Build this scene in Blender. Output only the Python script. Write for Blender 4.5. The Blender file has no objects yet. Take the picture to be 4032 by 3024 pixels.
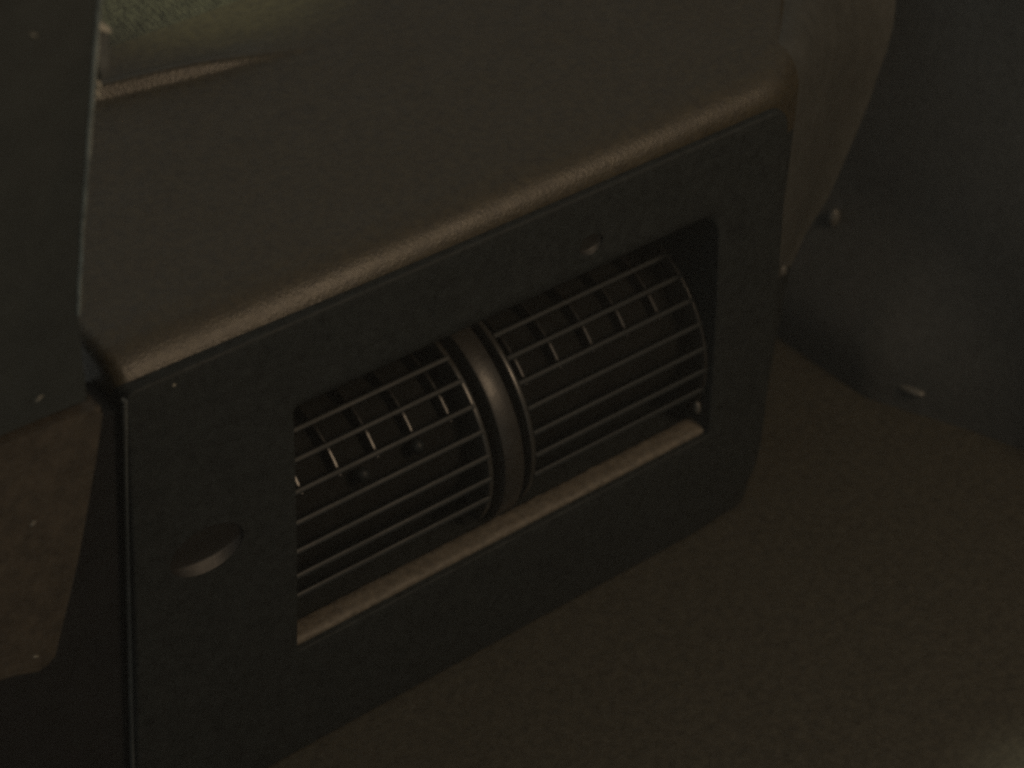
import bpy, bmesh, math, random
from mathutils import Vector, Matrix
random.seed(7)
S = bpy.context.scene
COL = S.collection

# ------------------------------------------------------------------ camera
cam_d = bpy.data.cameras.new('camera')
cam = bpy.data.objects.new('camera', cam_d)
COL.objects.link(cam)
right = Vector((0.79700588, -0.60351036, -0.02359804))
up = Vector((0.38738193, 0.48082592, 0.78660134))
fwd = Vector((0.46337551, 0.63606735, -0.61701009))
M = Matrix((( right.x, up.x, -fwd.x), (right.y, up.y, -fwd.y), (right.z, up.z, -fwd.z))).to_4x4()
M.translation = Vector((-0.37935925, -0.70291919, 0.77326169))
cam.matrix_world = M
cam_d.sensor_width = 36
cam_d.lens = 81.37
cam_d.clip_start = 0.02
cam_d.clip_end = 20
cam_d.dof.use_dof = True
cam_d.dof.focus_distance = 1.06
cam_d.dof.aperture_fstop = 7.5
S.camera = cam

# ------------------------------------------------------------------ dim cabin air
W = bpy.data.worlds.new('World')
S.world = W
W.use_nodes = True
bg = W.node_tree.nodes['Background']
bg.inputs[0].default_value = (1.0, 1.0, 0.905, 1)
bg.inputs[1].default_value = 0.128

S.view_settings.view_transform = 'Standard'
S.view_settings.look = 'None'
S.view_settings.exposure = -0.1
S.view_settings.gamma = 1
S.cycles.use_denoising = False
S.cycles.filter_width = 2.8
S.cycles.max_bounces = 4

# ------------------------------------------------------------------ lamps
def aim(o, loc, target):
    o.location = loc
    o.rotation_euler = (Vector(target) - Vector(loc)).to_track_quat('-Z', 'Y').to_euler()

def area(name, loc, target, sx, sy, power, color):
    d = bpy.data.lights.new(name, 'AREA')
    d.shape = 'RECTANGLE'
    d.size, d.size_y, d.energy, d.color = sx, sy, power, color
    o = bpy.data.objects.new(name, d)
    COL.objects.link(o)
    aim(o, loc, target)
    return o

def spot(name, loc, target, angle, blend, power, color, radius=0.02):
    d = bpy.data.lights.new(name, 'SPOT')
    d.spot_size, d.spot_blend, d.energy, d.color = math.radians(angle), blend, power, color
    d.shadow_soft_size = radius
    o = bpy.data.objects.new(name, d)
    COL.objects.link(o)
    aim(o, loc, target)
    return o

# warm street lamp through the side glass behind the passenger seat
area('side_window_light', (0.44, -1.00, 0.95), (0.06, 0.0, 0.12), 0.32, 0.24, 5.6, (1.0, 0.725, 0.465))
# dull sky glow through the windscreen
area('windscreen_light', (-0.15, 0.75, 1.15), (0.1, 0.0, 0.1), 1.2, 0.5, 0.42, (1.0, 0.97, 0.80))
# added faint cool fill from the left, for the fascia's left edge
area('left_fill_light', (-1.1, -0.35, 0.75), (-0.05, 0.0, 0.05), 0.5, 0.3, 0.5, (0.92, 1.0, 0.98))
# greenish lamp falling on the base of the windscreen
spot('windscreen_patch', (0.62, -0.30, 0.85), (0.115, 0.268, 0.205), 8.5, 0.8, 40.0, (0.92, 1.0, 0.60))
# light pool on the glove box corner
spot('glove_box_patch', (0.50, -0.50, 0.55), (0.272, -0.255, -0.075), 8, 1.0, 12.0, (1.0, 1.0, 0.72))

# ------------------------------------------------------------------ materials
def mat(name, color, rough=0.5, spec=0.5, mottle=0.25, m_scale=60, bump=0.0, b_scale=700, stretch=(1, 1, 1), tint=None, dist=0.001):
    m = bpy.data.materials.new(name)
    m.use_nodes = True
    nt = m.node_tree
    N, L = nt.nodes, nt.links
    b = N['Principled BSDF']
    b.inputs['Roughness'].default_value = rough
    b.inputs['Specular IOR Level'].default_value = spec
    tc = N.new('ShaderNodeTexCoord')
    n1 = N.new('ShaderNodeTexNoise')
    n1.inputs['Scale'].default_value = m_scale
    n1.inputs['Detail'].default_value = 6
    n1.inputs['Roughness'].default_value = 0.7
    L.new(tc.outputs['Object'], n1.inputs['Vector'])
    rp = N.new('ShaderNodeValToRGB')
    rp.color_ramp.elements[0].position = 0.32
    rp.color_ramp.elements[1].position = 0.70
    lo = [c * (1 - mottle) for c in color]
    hi = [c * (1 + mottle) for c in color]
    if tint:
        hi = [c * (1 + mottle) * t for c, t in zip(color, tint)]
    rp.color_ramp.elements[0].color = (*lo, 1)
    rp.color_ramp.elements[1].color = (*hi, 1)
    L.new(n1.outputs['Fac'], rp.inputs['Fac'])
    L.new(rp.outputs['Color'], b.inputs['Base Color'])
    n3 = N.new('ShaderNodeTexNoise')                # uneven sheen from handling and dust
    n3.inputs['Scale'].default_value = 38
    n3.inputs['Detail'].default_value = 5
    n3.inputs['Roughness'].default_value = 0.65
    L.new(tc.outputs['Object'], n3.inputs['Vector'])
    mr = N.new('ShaderNodeMapRange')
    mr.inputs['From Min'].default_value = 0.3
    mr.inputs['From Max'].default_value = 0.7
    mr.inputs['To Min'].default_value = rough * 0.86
    mr.inputs['To Max'].default_value = min(1.0, rough * 1.22)
    L.new(n3.outputs['Fac'], mr.inputs['Value'])
    L.new(mr.outputs['Result'], b.inputs['Roughness'])
    if bump > 0:
        mp = N.new('ShaderNodeMapping')
        mp.inputs['Scale'].default_value = stretch
        L.new(tc.outputs['Object'], mp.inputs['Vector'])
        n2 = N.new('ShaderNodeTexNoise')
        n2.inputs['Scale'].default_value = b_scale
        n2.inputs['Detail'].default_value = 4
        n2.inputs['Roughness'].default_value = 0.6
        L.new(mp.outputs['Vector'], n2.inputs['Vector'])
        bp = N.new('ShaderNodeBump')
        bp.inputs['Strength'].default_value = bump
        bp.inputs['Distance'].default_value = dist
        L.new(n2.outputs['Fac'], bp.inputs['Height'])
        L.new(bp.outputs['Normal'], b.inputs['Normal'])
    return m

PAD = mat('brown_grained_vinyl', (0.040, 0.0315, 0.0180), 0.42, 0.56, 0.34, 210, 0.40, 560, tint=(1.0, 1.02, 0.95))
LEDGE = mat('coarse_grained_vinyl', (0.050, 0.046, 0.034), 0.55, 0.4, 0.35, 130, 1.0, 260, (1.6, 0.45, 1), dist=0.004)
ENDM = mat('taupe_end_trim', (0.054, 0.054, 0.047), 0.6, 0.4, 0.22, 90, 0.4, 420)
SHELF = mat('brown_glove_box_vinyl', (0.044, 0.0405, 0.030), 0.65, 0.3, 0.34, 190, 0.5, 420)
FASCIA = mat('black_matt_plastic', (0.0165, 0.0195, 0.0195), 0.62, 0.20, 0.38, 200, 0.25, 600)
HILITE = mat('grey_highlight', (0.060, 0.066, 0.064), 0.5, 0.5, 0.3, 60)  # lighter grey stands in for the lit bevel of the fascia edge
CUPM = mat('satin_black_plastic', (0.013, 0.012, 0.0105), 0.50, 0.5, 0.2, 90, 0.15, 500)
BLACK = mat('black_shadow_plastic', (0.010, 0.0105, 0.0115), 0.7, 0.2, 0.25, 80)
HOUS = mat('shaded_duct_plastic', (0.011, 0.0115, 0.011), 0.9, 0.05, 0.3, 60)  # near-black colour stands in for shade inside the vent
SLAT = mat('grey_black_slat_plastic', (0.011, 0.014, 0.0150), 0.45, 0.22, 0.2, 150)
RIB = mat('satin_rib_plastic', (0.026, 0.024, 0.021), 0.38, 0.5, 0.2, 150, 0.15, 500)
RINGM = mat('grey_ring_plastic', (0.030, 0.029, 0.026), 0.32, 0.6, 0.2, 150)
VANE = mat('vane_plastic', (0.012, 0.012, 0.0115), 0.30, 0.6, 0.1, 100)
SILL = mat('worn_taupe_trim', (0.104, 0.089, 0.068), 0.55, 0.4, 0.4, 260, 0.45, 350)
CONS = mat('dark_console_plastic', (0.024, 0.0275, 0.0255), 0.6, 0.3, 0.2, 60, 0.15, 500)
CTRIM = mat('brown_console_trim', (0.047, 0.038, 0.027), 0.6, 0.3, 0.36, 170, 0.4, 350)
EDGE = mat('pale_worn_edge', (0.27, 0.28, 0.24), 0.4, 0.5, 0.7, 60)
CLIPM = mat('pale_broken_plastic', (0.36, 0.34, 0.28), 0.5, 0.4, 0.4, 140, 0.5, 200)
CLIPD = mat('grey_clip_plastic', (0.085, 0.088, 0.082), 0.5, 0.4, 0.4, 140, 0.3, 200)
DOOR = mat('dark_door_vinyl', (0.060, 0.063, 0.061), 0.65, 0.28, 0.22, 170, 0.4, 420)
CHROME = mat('dull_grey_metal', (0.085, 0.083, 0.074), 0.4, 0.6, 0.1, 90)
LINT = mat('pale_lint', (0.20, 0.19, 0.16), 0.8, 0.2, 0.3, 400)

# ------------------------------------------------------------------ helpers
def link(name, me, m, parent=None, smooth=None):
    o = bpy.data.objects.new(name, me)
    COL.objects.link(o)
    if m:
        me.materials.append(m)
    if parent:
        o.parent = parent
    if smooth is not None:
        for p in me.polygons:
            p.use_smooth = True
        me.set_sharp_from_angle(angle=math.radians(smooth))
    return o

def from_bm(name, bm, m, parent=None, smooth=35):
    bmesh.ops.recalc_face_normals(bm, faces=bm.faces[:])
    me = bpy.data.meshes.new(name)
    bm.to_mesh(me)
    bm.free()
    return link(name, me, m, parent, smooth)

def thing(name, label, cat, loc):
    o = bpy.data.objects.new(name, None)
    o.empty_display_size = 0.02
    COL.objects.link(o)
    o['label'] = label
    o['category'] = cat
    o['kind'] = 'thing'
    return o

def sm(a, b, t):
    t = min(1.0, max(0.0, (t - a) / (b - a)))
    return t * t * (3 - 2 * t)

def interp(z, tab):
    if z <= tab[0][0]:
        return tab[0][1]
    for (a, va), (b, vb) in zip(tab, tab[1:]):
        if z <= b:
            return va + (vb - va) * (z - a) / (b - a)
    return tab[-1][1]

def grid(rows, skip=None):
    bm = bmesh.new()
    V = [[bm.verts.new(p) for p in r] for r in rows]
    for a, b in zip(V, V[1:]):
        for i in range(len(a) - 1):
            if skip and skip(a[i].co, b[i + 1].co):
                continue
            bm.faces.new((a[i], a[i + 1], b[i + 1], b[i]))
    return bm, V

def box(name, lo, hi, m, parent, bevel=0.001, seg=2):
    bm = bmesh.new()
    bmesh.ops.create_cube(bm, size=1)
    for v in bm.verts:
        v.co = Vector([lo[i] + (v.co[i] + 0.5) * (hi[i] - lo[i]) for i in range(3)])
    if bevel:
        bmesh.ops.bevel(bm, geom=bm.edges[:], offset=bevel, segments=seg, affect='EDGES', profile=0.5)
    return from_bm(name, bm, m, parent, 40)

def prism(name, poly, y0, y1, m, parent, bevel=0.001, seg=2):
    """polygon in XZ, y0 the face towards the seats, y1 the back"""
    bm = bmesh.new()
    a = [bm.verts.new((x, y0, z)) for x, z in poly]
    b = [bm.verts.new((x, y1, z)) for x, z in poly]
    bm.faces.new(a)
    bm.faces.new(b[::-1])
    n = len(a)
    for i in range(n):
        bm.faces.new((a[i], b[i], b[(i + 1) % n], a[(i + 1) % n]))
    if bevel:
        bmesh.ops.bevel(bm, geom=bm.edges[:], offset=bevel, segments=seg, affect='EDGES', profile=0.5)
    return from_bm(name, bm, m, parent, 40)

def lathe_y(name, prof, cx, cz, m, parent, n=40, sx=1.0):
    """profile of (radius, y) turned about an axis along Y"""
    rows = []
    for r, y in prof:
        rows.append([(cx + r * sx * math.cos(2 * math.pi * k / n), y, cz + r * math.sin(2 * math.pi * k / n)) for k in range(n)])
    bm = bmesh.new()
    V = [[bm.verts.new(p) for p in r] for r in rows]
    for a, b in zip(V, V[1:]):
        for i in range(n):
            bm.faces.new((a[i], a[(i + 1) % n], b[(i + 1) % n], b[i]))
    bm.faces.new(V[-1])
    return from_bm(name, bm, m, parent, 50)

# ------------------------------------------------------------------ dashboard
dash = thing('dashboard', 'brown grained dashboard top with rolled front edge over a black fascia', 'dashboard', (0, 0, 0))

XR = [(-0.07, 0.352), (-0.014, 0.359), (0.034, 0.368), (0.060, 0.397), (0.104, 0.427), (0.150, 0.450), (0.20, 0.470), (0.3, 0.47)]
XL = -0.066
ZT = 0.1935

def top_z(x, y):
    z = ZT + 0.03 * max(0, y)
    fade = 1 - sm(0.065, 0.150, x)
    yc = 0.1965 - 0.22 * x
    d = y - yc
    lip = 0.0062 * sm(-0.0024, 0.0024, d) * fade
    drop = -0.007 * sm(0.003, 0.022, d) - 0.002 * sm(0.016, 0.024, d) + 0.003 * sm(0.030, 0.05, d)
    return z + lip + drop * fade

def profile(x):
    """from the foot of the front face, over the roll, to the windscreen"""
    r = 0.0155 + 0.056 * sm(0.296, 0.44, x) + 0.006 * (1 - sm(-0.05, 0.12, x))
    y0 = 0.004 + 0.05 * sm(0.298, 0.44, x)
    P = []
    sl = 0.12 * sm(0.29, 0.36, x)
    for k in range(14):
        z = -0.10 + (ZT - r + 0.10) * k / 14
        P.append((y0 + sl * max(0, z - 0.03), z))
    y0 += sl * (ZT - r - 0.03)
    for k in range(15):
        a = math.pi / 2 * k / 14
        P.append((y0 + r * (1 - math.cos(a)), ZT - r + r * math.sin(a)))
    ys = y0 + r
    for a, b, n in ((ys, 0.15, 40), (0.15, 0.215, 110), (0.215, 0.40, 40)):
        for k in range(1, n + 1):
            P.append((a + (b - a) * k / n, None))
    return P

def dash_column(x, inset, xo):
    out = []
    for (y, z) in profile(x):
        if z is None:
            z = top_z(xo, y)
        zz, yy = z, y
        if inset:
            zz = z - inset * sm(0.10, ZT, z)
            yy = y + inset * (1 - sm(0.02, 0.05, y))
        out.append((yy, zz))
    return out

cols = []
RL = 0.007
for k in range(8):
    a = math.pi / 2 * k / 7
    cols.append((XL + RL * (1 - math.cos(a)), RL * (1 - math.sin(a))))
nx = 110
for k in range(1, nx + 1):
    cols.append((XL + RL + (0.44 - XL - RL) * k / nx, 0.0))
rows = []
for x, ins in cols:
    r = []
    for (y, z) in dash_column(x, ins, x):
        xr = interp(z, XR)
        u = (x - XL) / (0.44 - XL)
        xx = x if x < 0.27 else 0.27 + (x - 0.27) / (0.44 - 0.27) * (xr - 0.27)
        r.append((xx, y, z))
    rows.append(r)
npt = len(rows[0])
split = next(i for i, p in enumerate(rows[0]) if p[1] > 0.2265)
C1 = next(i for i, c in enumerate(cols) if c[0] > 0.272)
C2 = next(i for i, c in enumerate(cols) if c[0] > 0.316)
F1, F2 = 13, 28                                      # rows: top of the dark return, top of the end trim
bm, V = grid([r[:split + 1] for r in rows[:C1 + 1]], lambda p, q: -0.062 < p.x and q.z < 0.165 and p.y < 0.015)
bm.faces.new(V[0][::-1])
_, V2 = None, [V[C1]]
for ci in range(C1 + 1, len(rows)):
    lo = F1 if ci <= C2 else F2
    V2.append([None] * lo + [bm.verts.new(p) for p in rows[ci][lo:split + 1]])
for a, b, ci in zip(V2, V2[1:], range(C1, len(rows))):
    for k in range(F1 if ci < C2 else F2, split):
        if None in (a[k], a[k + 1], b[k], b[k + 1]):
            continue
        bm.faces.new((a[k], a[k + 1], b[k + 1], b[k]))
k0 = [v for v in V2[C2 - C1][F1:F2 + 1]]
pad = from_bm('dash_pad', bm, PAD, dash, 40)
E0 = 8                                               # row where the end trim begins; the dark return runs on below it
bm, V = grid([r[:F1 + 1] for r in rows[C1:C2 + 1]])
V3 = [V[-1]] + [[bm.verts.new(p) for p in r[:E0 + 1]] for r in rows[C2 + 1:]]
for a, b in zip(V3, V3[1:]):
    for k in range(E0):
        bm.faces.new((a[k], a[k + 1], b[k + 1], b[k]))
from_bm('fascia_return', bm, FASCIA, dash, 40)
bm, V = grid([r[E0:F2 + 1] for r in rows[C2:]])
et = from_bm('end_trim', bm, ENDM, dash, 40)
et['label'] = 'grey brown end piece tapering down beside the door'
bm, V = grid([r[split:] for r in rows])
ledge = from_bm('windscreen_ledge', bm, LEDGE, dash, 40)
ledge['label'] = 'coarser grained back ledge catching greenish light'

# --- fascia: black panel with the vent opening
def rounded(poly, rad, n):
    """resample a polygon with rounded corners, poly counter-clockwise"""
    out = []
    m = len(poly)
    for i in range(m):
        p0, p1, p2 = Vector(poly[i - 1]), Vector(poly[i]), Vector(poly[(i + 1) % m])
        r = rad[i] if isinstance(rad, (list, tuple)) else rad
        d0, d1 = (p0 - p1).normalized(), (p2 - p1).normalized()
        a, b = p1 + d0 * r, p1 + d1 * r
        for k in range(n):
            t = k / (n - 1)
            out.append(tuple((1 - t) ** 2 * a + 2 * t * (1 - t) * p1 + t * t * b))
    return out

def subdivide(loop, per):
    """extra points on the straight runs between the corner groups"""
    out = []
    n = 6
    m = len(loop) // n
    for i in range(m):
        g = loop[i * n:(i + 1) * n]
        out += g
        a, b = Vector(g[-1]), Vector(loop[((i + 1) * n) % len(loop)])
        for k in range(1, per):
            out.append(tuple(a + (b - a) * k / per))
    return out

outer = subdivide(rounded([(-0.096, -0.072), (0.296, -0.072), (0.306, 0.179), (-0.065, 0.183)], [0.004, 0.045, 0.012, 0.006], 6), 14)
inner = subdivide(rounded([(0.0, -0.003), (0.2575, -0.003), (0.2600, 0.133), (0.0118, 0.134)], [0.002, 0.003, 0.010, 0.005], 6), 14)

def bow(x, z):
    return -0.004 * max(0.0, 1 - ((z - 0.055) / 0.128) ** 2) + 0.05 * sm(0.298, 0.44, x)

def ring(loop, off, y, front=True):
    c = []
    n = len(loop)
    for i in range(n):
        p0, p1, p2 = Vector(loop[i - 1]), Vector(loop[i]), Vector(loop[(i + 1) % n])
        t = (p2 - p0).normalized()
        nrm = Vector((t.y, -t.x))
        q = p1 + nrm * (off(p1, nrm) if callable(off) else off)
        c.append((q.x, y + bow(q.x, q.y), q.y))
    return c

loops = [ring(outer, 0, 0.03)]
RB = 0.0018
for k in range(5):
    a = math.pi / 2 * k / 4
    loops.append(ring(outer, -RB * (1 - math.cos(a)), RB * (1 - math.sin(a))))
IB = lambda p, q: 0.0012 + 0.0085 * sm(0.10, 0.140, p.y) * max(0.0, q.y) ** 2
fo, fi = loops[-1], ring(inner, IB, 0.0)
for k in range(1, 8):
    t = k / 8
    loops.append([tuple(Vector(a).lerp(Vector(b), t)) for a, b in zip(fo, fi)])
for L_ in loops[6:]:
    for i, p in enumerate(L_):
        L_[i] = (p[0], bow(p[0], p[2]), p[2])
for k in range(5):
    a = math.pi / 2 * k / 4
    lp = ring(inner, lambda p, q: IB(p, q) * (1 - math.sin(a)), 0.0)
    full = ring(inner, IB, 0.0)
    loops.append([(p[0], p[1] + math.hypot(g[0] - c[0], g[2] - c[1]) * (1 - math.cos(a)), p[2]) for p, g, c in zip(lp, full, inner)])
loops.append(ring(inner, 0, 0.05))
bm = bmesh.new()
V = [[bm.verts.new(p) for p in r] for r in loops]
n = len(V[0])
for a, b in zip(V, V[1:]):
    for i in range(n):
        bm.faces.new((a[i], a[(i + 1) % n], b[(i + 1) % n], b[i]))
for i in range(n):                                   # back face closes the solid
    bm.faces.new((V[-1][i], V[-1][(i + 1) % n], V[0][(i + 1) % n], V[0][i]))
fascia = from_bm('fascia', bm, FASCIA, dash, 40)

# bevel highlight put in as a slim lighter grey strip, left edge
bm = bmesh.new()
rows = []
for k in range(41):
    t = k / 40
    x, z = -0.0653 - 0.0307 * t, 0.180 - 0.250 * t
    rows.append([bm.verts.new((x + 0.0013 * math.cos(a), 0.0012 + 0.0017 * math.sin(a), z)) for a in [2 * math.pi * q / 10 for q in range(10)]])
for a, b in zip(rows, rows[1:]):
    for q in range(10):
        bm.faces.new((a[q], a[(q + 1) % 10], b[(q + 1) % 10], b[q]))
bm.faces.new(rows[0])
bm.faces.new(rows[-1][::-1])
from_bm('edge_highlight', bm, HILITE, dash, 60)

# finger cup sunk in the fascia, left of the vent
CX, CZ, CRX, CRZ = -0.0398, 0.0850, 0.0190, 0.0125
PX, PZ, PR = 0.180, 0.1525, 0.0070
def punch(cx, cz, rx, rz):
    cb = bmesh.new()
    bmesh.ops.create_cone(cb, cap_ends=True, segments=48, radius1=1, radius2=1, depth=1)
    bmesh.ops.rotate(cb, verts=cb.verts[:], cent=(0, 0, 0), matrix=Matrix.Rotation(math.pi / 2, 3, 'X'))
    for v in cb.verts:
        v.co = (cx + v.co.x * rx, v.co.y * 0.2, cz + v.co.z * rz)
    cut = from_bm('cutter', cb, None, None, None)
    mod = fascia.modifiers.new('hole', 'BOOLEAN')
    mod.object = cut
    mod.operation = 'DIFFERENCE'
    mod.solver = 'EXACT'
    dg = bpy.context.evaluated_depsgraph_get()
    new = bpy.data.meshes.new_from_object(fascia.evaluated_get(dg))
    fascia.modifiers.clear()
    old = fascia.data
    fascia.data = new
    bpy.data.meshes.remove(old)
    new.name = 'fascia'
    cm = cut.data
    bpy.data.objects.remove(cut)
    bpy.data.meshes.remove(cm)
punch(CX, CZ, CRX, CRZ)
punch(PX, PZ, PR, PR * 0.8)

def scoop(name, cx, cz, rx, rz, depth, m):
    """thumb scoop: slopes inward going down, then turns out in a short lip"""
    yb = bow(cx, cz)
    rows = []
    for i in range(41):
        u = -math.cos(math.pi * i / 40) * 0.999
        h = math.sqrt(1 - u * u)
        r = []
        for k in range(33):
            t = k / 32
            if t < 0.16:
                d = t / 0.16
            else:
                q = (t - 0.16) / 0.84
                d = 1 - q * q * (1.6 - 0.6 * q)
            x, z = cx + rx * 1.01 * u, cz + rz * 1.01 * h * (2 * t - 1)
            r.append((x, bow(x, z) + 0.0003 + depth * h ** 0.7 * d, z))
        rows.append(r)
    bm, V = grid(rows)
    return from_bm(name, bm, m, dash, 60)
cup = scoop('finger_scoop', CX, CZ, CRX, CRZ, 0.0043, CUPM)
cup['label'] = 'oval finger scoop with a lit lower lip'
plug = scoop('dimple', PX, PZ, PR, PR * 0.8, 0.0022, CUPM)

# pale pin on the far end of the dash body
bm = bmesh.new()
bmesh.ops.create_uvsphere(bm, u_segments=12, v_segments=8, radius=0.0035)
for v in bm.verts:
    v.co = (0.3518 + v.co.x, 0.047 + v.co.y, 0.0345 + v.co.z * 1.2)
from_bm('pin', bm, CHROME, dash, 60)

# ------------------------------------------------------------------ air vent
vent = thing('air_vent', 'black barrel air vent with thin slats each side of a curved centre rib', 'air vent', (0, 0, 0))
YC, ZC, R = 0.062, 0.040, 0.062

def arc_strip(x0, x1, r_in, r_out, a0, a1, n, chamfer):
    """curved bar along the drum: cross section in (x, r), swept over angle"""
    c = chamfer
    sec = [(x0, r_in), (x0, r_out - c), (x0 + c * 0.3, r_out - c * 0.3), (x0 + c, r_out), (x1 - c, r_out), (x1 - c * 0.3, r_out - c * 0.3), (x1, r_out - c), (x1, r_in)]
    bm = bmesh.new()
    rows = []
    for k in range(n + 1):
        a = math.radians(a0 + (a1 - a0) * k / n)
        rows.append([bm.verts.new((x, YC - r * math.cos(a), ZC + r * math.sin(a))) for x, r in sec])
    m = len(sec)
    for a, b in zip(rows, rows[1:]):
        for i in range(m):
            bm.faces.new((a[i], a[(i + 1) % m], b[(i + 1) % m], b[i]))
    bm.faces.new(rows[0])
    bm.faces.new(rows[-1][::-1])
    return bm

# housing behind the drum
hb = bmesh.new()
def slab(bm, lo, hi):
    r = bmesh.ops.create_cube(bm, size=1)
    for v in r['verts']:
        v.co = Vector([lo[i] + (v.co[i] + 0.5) * (hi[i] - lo[i]) for i in range(3)])
slab(hb, (-0.016, 0.098, -0.02), (0.285, 0.102, 0.160))
slab(hb, (-0.016, 0.0505, 0.1445), (0.285, 0.0975, 0.148))
slab(hb, (-0.016, 0.0505, -0.020), (0.285, 0.0975, -0.0165))
slab(hb, (-0.016, 0.0505, -0.0160), (-0.012, 0.0975, 0.144))
slab(hb, (0.281, 0.0505, -0.0160), (0.285, 0.0975, 0.144))
from_bm('housing', hb, HOUS, vent, None)

# the slats: one mesh per side, turned to each drum angle
def slat_mesh(x0, x1):
    bm = bmesh.new()
    t = 0.0015
    sec = [(-0.0085, t * 0.6), (-0.0012, t), (-0.0003, t * 0.75), (0.0, 0.0), (-0.0003, -t * 0.75), (-0.0012, -t), (-0.0085, -t * 0.6)]
    a = [bm.verts.new((x0, -r, h)) for r, h in sec]
    b = [bm.verts.new((x1, -r, h)) for r, h in sec]
    n = len(sec)
    for i in range(n):
        bm.faces.new((a[i], a[(i + 1) % n], b[(i + 1) % n], b[i]))
    bm.faces.new(a)
    bm.faces.new(b[::-1])
    bmesh.ops.recalc_face_normals(bm, faces=bm.faces[:])
    me = bpy.data.meshes.new('slat')
    bm.to_mesh(me)
    bm.free()
    me.materials.append(SLAT)
    for p in me.polygons:
        p.use_smooth = True
    me.set_sharp_from_angle(angle=math.radians(50))
    return me

for me in (slat_mesh(-0.004, 0.1190), slat_mesh(0.1465, 0.2620)):
    for ang in (61.6, 49.4, 36.9, 24.5, 12.0, -0.4, -13.0):
        o = bpy.data.objects.new('slat', me)
        COL.objects.link(o)
        o.parent = vent
        ar = math.radians(ang)
        o.location = (0, YC - R * math.cos(ar), ZC + R * math.sin(ar))
        o.rotation_euler = (-math.radians(40 + 0.12 * (ang - 40)), 0, 0)

# added dark baffle behind the vanes, evens out the light in the recess
bm = bmesh.new()
rows = []
for k in range(31):
    a = math.radians(-40 + 140 * k / 30)
    rows.append([(-0.010, YC - 0.0435 * math.cos(a), ZC + 0.0435 * math.sin(a)), (0.279, YC - 0.0435 * math.cos(a), ZC + 0.0435 * math.sin(a))])
bm.free()
bm, V = grid(rows)
from_bm('added_baffle', bm, HOUS, vent, 60)

# upright vanes behind the slats
def vane_mesh():
    bm = arc_strip(-0.0009, 0.0009, 0.030, 0.0505, 33, 100, 14, 0.0004)
    for v in bm.verts:
        v.co.y -= YC
        v.co.z -= ZC
    bmesh.ops.recalc_face_normals(bm, faces=bm.faces[:])
    me = bpy.data.meshes.new('vane')
    bm.to_mesh(me)
    bm.free()
    me.materials.append(VANE)
    return me
vm = vane_mesh()
for x in (0.0240, 0.0455, 0.0670, 0.0885, 0.1100, 0.1560, 0.1775, 0.1990, 0.2205, 0.2420):
    o = bpy.data.objects.new('vane', vm)
    COL.objects.link(o)
    o.parent = vent
    o.location = (x, YC, ZC)

# two round pivots showing between the slats
for x, a in ((0.0560, 28.0), (0.0880, 29.0)):
    bm = bmesh.new()
    bmesh.ops.create_uvsphere(bm, u_segments=14, v_segments=10, radius=0.0042)
    ar = math.radians(a)
    rr = 0.0505
    for v in bm.verts:
        v.co = (x + v.co.x * 0.9, YC - rr * math.cos(ar) + v.co.y, ZC + rr * math.sin(ar) + v.co.z)
    from_bm('pivot', bm, SLAT, vent, 60)

# centre rib with a thin ring each side, and end rings
rib = from_bm('centre_rib', arc_strip(0.1260, 0.1382, R - 0.02, R + 0.0016, -34, 82, 40, 0.0014), RIB, vent, 30)
from_bm('rib_ring', arc_strip(0.1176, 0.1206, R - 0.02, R - 0.0005, -34, 80, 40, 0.0008), RINGM, vent, 30)
from_bm('rib_ring', arc_strip(0.1437, 0.1467, R - 0.02, R - 0.0005, -34, 80, 40, 0.0008), RINGM, vent, 30)
from_bm('end_ring', arc_strip(0.2562, 0.2582, R - 0.02, R - 0.0002, -34, 84, 40, 0.0006), RIB, vent, 30)


# pale sill under the drum
ns = 60
rows = []
for k in range(ns + 1):
    x = -0.004 + 0.2640 * k / ns
    w = 0.0003 * math.sin(k * 0.9) + 0.00025 * math.sin(k * 2.3 + 1)
    rows.append([(x, 0.0010, -0.0045), (x, 0.0004, -0.0020), (x, 0.0014, -0.0004 + w), (x, 0.0040, 0.0003 + w), (x, 0.0085, 0.0008 + w), (x, 0.0112, 0.0010 + w), (x, 0.0120, 0.0004), (x, 0.0124, -0.0045)])
bm, V = grid(rows)
bm.faces.new(V[0])
bm.faces.new(V[-1][::-1])
sill = from_bm('sill_trim', bm, SILL, vent, 50)
sill['label'] = 'pale taupe sill strip along the foot of the vent'
bm = bmesh.new()
bmesh.ops.create_uvsphere(bm, u_segments=10, v_segments=8, radius=0.0024)
for v in bm.verts:
    v.co = (0.2555 + v.co.x * 0.8, 0.0045 + v.co.y, 0.0125 + v.co.z * 1.7)
from_bm('corner_glint', bm, CHROME, vent, 60)  # small nub added as the glint on the sill's right corner

# ------------------------------------------------------------------ lower dash shelf
glove = thing('glove_box', 'wide brown grained glove box lid sloping below the black fascia', 'glove box', (0, 0, 0))
rows = []
for i in range(61):
    x = -0.32 + 0.769 * i / 60
    r = []
    for k in range(60):
        y = 0.16 - 0.56 * k / 59
        z = -0.074 - 0.35 * max(0, -y - 0.18) ** 2 + 0.0012 * math.sin(9 * x + 4 * y)
        r.append((x, y, z))
    r.append((x, -0.405, -0.11))
    r.append((x, -0.405, -0.36))
    rows.append(r)
bm, V = grid(rows)
lid = from_bm('lid', bm, SHELF, glove, 40)

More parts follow.
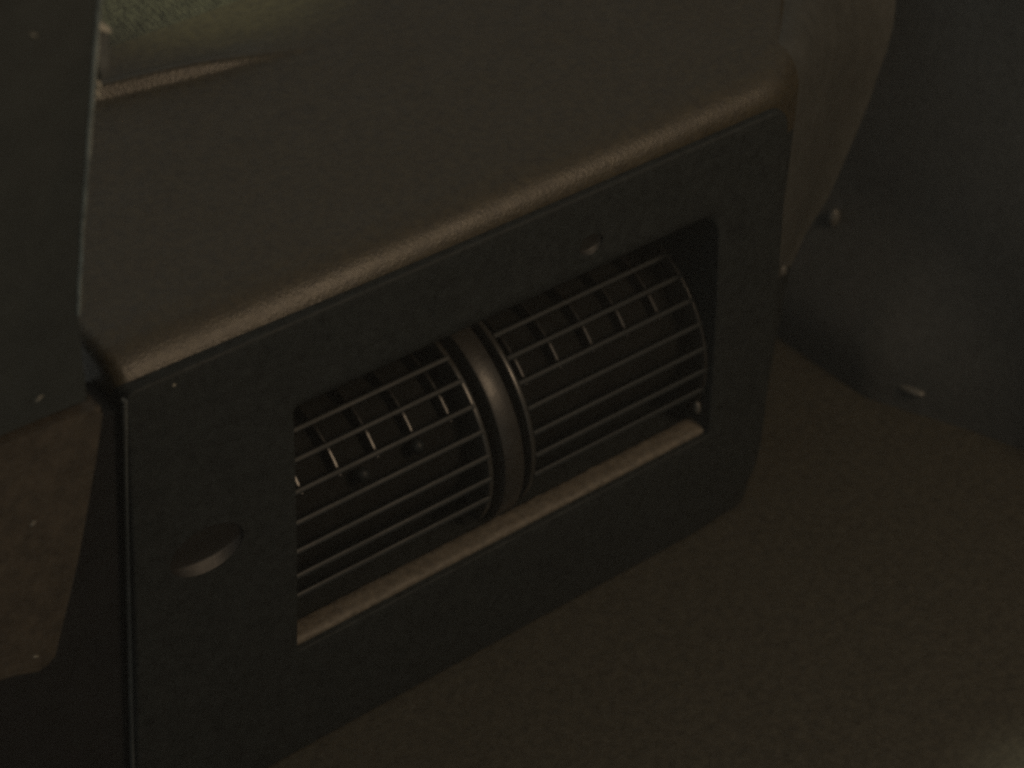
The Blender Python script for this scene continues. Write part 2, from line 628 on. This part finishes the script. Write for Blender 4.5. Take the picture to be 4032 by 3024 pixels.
# ------------------------------------------------------------------ door
door = thing('door_panel', 'dark vinyl door panel at the right, beyond the end of the dashboard', 'door', (0, 0, 0))
rows = []
for i in range(151):
    y = 0.62 - 1.5 * i / 150
    r = []
    for k in range(41):
        z = -0.42 + 0.32 * k / 8 if k < 8 else -0.10 + 0.34 * (k - 8) / 32
        kick = interp(-y, [(-0.10, 0.036), (-0.03, 0.036), (0.03, 0.010), (0.06, 0.0)]) * (1 - sm(-0.055, 0.03, z))
        r.append((0.447 - kick + 0.05 * sm(0.0, 0.2, z), y, z))
    r += [(0.500, y, 0.246), (0.507, y, 0.248), (0.54, y, 0.246), (0.545, y, 0.20)]
    rows.append(r)
bm, V = grid(rows)
from_bm('trim_sheet', bm, DOOR, door, 40)
bm = bmesh.new()
bmesh.ops.create_uvsphere(bm, u_segments=16, v_segments=10, radius=1)
for v in bm.verts:
    v.co = (0.424 + v.co.x * 0.006, 0.0113 + v.co.y * 0.014, -0.0588 + v.co.z * 0.003)
from_bm('door_pull', bm, CHROME, door, 60)
bm = bmesh.new()
bmesh.ops.create_uvsphere(bm, u_segments=12, v_segments=8, radius=1)
for v in bm.verts:
    v.co = (0.4390 + v.co.x * 0.004, 0.0940 + v.co.y * 0.003, 0.0070 + v.co.z * 0.0065)
from_bm('lock_pin', bm, CHROME, door, 60)

# ------------------------------------------------------------------ centre console at the left
cons = thing('center_console', 'tall dark console panel at the left with brown trim below', 'console', (0, 0, 0))
Y0 = -0.03
prism('upper_panel', [(-0.36, 0.225), (-0.1332, 0.2150), (-0.094, 0.2130), (-0.0935, 0.2545), (-0.0862, 0.2895), (-0.0775, 0.3266), (-0.0692, 0.3621), (-0.0600, 0.4000), (-0.050, 0.44), (-0.36, 0.44)],
      Y0, 0.004, CONS, cons, 0.0012)
# worn pale edge running up the panel
pts = [(-0.0925, 0.2545), (-0.0853, 0.2895), (-0.0766, 0.3266), (-0.0683, 0.3621), (-0.0593, 0.4000), (-0.049, 0.44)]
fine = []
for (a, b) in zip(pts, pts[1:]):
    for k in range(10):
        fine.append((a[0] + (b[0] - a[0]) * k / 10, a[1] + (b[1] - a[1]) * k / 10))
rows = []
for i, (x, z) in enumerate(fine):
    w = 0.0006 + 0.00015 * math.sin(i * 0.7) + 0.0002 * sm(0.26, 0.36, z)
    j = 0.0001 * math.sin(i * 1.1)
    rows.append([(x - w + j, Y0 + 0.010, z), (x - w + j, Y0 - 0.0012, z), (x - w * 0.3 + j, Y0 - 0.0018, z), (x + w + j, Y0 - 0.0008, z), (x + w + j, Y0 + 0.010, z)])
bm, V = grid(rows)
bm.faces.new(V[0])
bm.faces.new(V[-1][::-1])
es = from_bm('edge_strip', bm, EDGE, cons, 60)
# broken clip on that edge
bm = bmesh.new()
def blob(cx, y, cz, rx, ry, rz, rot=0.0, jag=0.25):
    r = bmesh.ops.create_icosphere(bm, subdivisions=2, radius=1)
    c, s = math.cos(rot), math.sin(rot)
    for v in r['verts']:
        k = 1 + jag * (random.random() - 0.5)
        px, py, pz = v.co.x * rx * k, v.co.y * ry * k, v.co.z * rz * k
        v.co = (cx + c * px - s * pz, y + py, cz + s * px + c * pz)
blob(-0.0632, Y0 + 0.004, 0.3660, 0.0042, 0.003, 0.0018, -0.75)
from_bm('clip', bm, CLIPM, cons, 30)
prism('clip_bracket', [(-0.0665, 0.3440), (-0.0630, 0.3445), (-0.0622, 0.3560), (-0.0600, 0.3635), (-0.0632, 0.3668), (-0.0662, 0.3690)], Y0 + 0.004, Y0 + 0.012, CLIPD, cons, 0.0006)
bm = bmesh.new()
blob(-0.0672, Y0 + 0.005, 0.3435, 0.0008, 0.001, 0.0022, 0.2)
blob(-0.0680, Y0 + 0.005, 0.3395, 0.0007, 0.001, 0.0025, 0.1)
from_bm('clip_tip', bm, CLIPM, cons, 30)
# brown lower trim
low = rounded([(-0.36, 0.125), (-0.150, 0.0975), (-0.1315, 0.0905), (-0.1111, 0.141), (-0.0971, 0.1829), (-0.0890, 0.2095), (-0.1332, 0.2125), (-0.36, 0.2210)],
              [0.001, 0.004, 0.006, 0.01, 0.01, 0.004, 0.004, 0.001], 5)
tr = prism('lower_trim', low, Y0 - 0.002, 0.002, CTRIM, cons, 0.002, 3)
# black body behind
box('console_body', (-0.37, 0.0045, -0.36), (-0.1005, 0.08, 0.43), BLACK, cons, 0.002)
prism('side_filler', [(-0.1200, -0.0715), (-0.0970, -0.0715), (-0.0664, 0.1600), (-0.0670, 0.1730), (-0.1200, 0.1730)], 0.0050, 0.03, BLACK, cons, 0)
# pale scuffs
def scuff(px, pz, y, ln, wd, rot):
    bm = bmesh.new()
    r = bmesh.ops.create_icosphere(bm, subdivisions=1, radius=1)
    c, s = math.cos(rot), math.sin(rot)
    for v in r['verts']:
        k = 1 + 0.4 * (random.random() - 0.5)
        a, b = v.co.x * ln * k, v.co.z * wd * k
        v.co = (px + c * a - s * b, y + v.co.y * 0.0006, pz + s * a + c * b)
    return from_bm('lint_speck', bm, LINT, cons, 60)
scuff(-0.0914, 0.3750, Y0 - 0.0002, 0.0020, 0.0007, -0.7)
scuff(-0.1145, 0.2243, Y0 - 0.0002, 0.0026, 0.0007, 0.45)
scuff(-0.1274, 0.1689, Y0 - 0.0022, 0.0016, 0.0005, 0.4)
scuff(-0.1374, 0.1014, Y0 - 0.0022, 0.0015, 0.0005, -0.4)
# one speck on the fascia
bm = bmesh.new()
bmesh.ops.create_icosphere(bm, subdivisions=1, radius=0.0011)
for v in bm.verts:
    v.co = (-0.0430 + v.co.x, bow(-0.043, 0.178) - 0.0002 + v.co.y * 0.5, 0.1775 + v.co.z)
from_bm('lint_speck', bm, LINT, dash, 60)

# ------------------------------------------------------------------ added thin scatter that lifts the blacks like lens veil
hm = bpy.data.materials.new('veil_scatter')
hm.use_nodes = True
hn = hm.node_tree
for n_ in list(hn.nodes):
    if n_.type == 'BSDF_PRINCIPLED':
        hn.nodes.remove(n_)
pv = hn.nodes.new('ShaderNodeVolumePrincipled')
pv.inputs['Color'].default_value = (0.95, 0.95, 0.90, 1)
pv.inputs['Density'].default_value = 0.017
hn.links.new(pv.outputs['Volume'], [n_ for n_ in hn.nodes if n_.type == 'OUTPUT_MATERIAL'][0].inputs['Volume'])
bm = bmesh.new()
slab(bm, (-2.2, -2.4, -1.4), (2.2, 1.8, 1.6))
hz = from_bm('veil_volume', bm, hm, None, None)
hz['kind'] = 'stuff'
hz['label'] = 'thin added scattering volume standing in for lens veil'
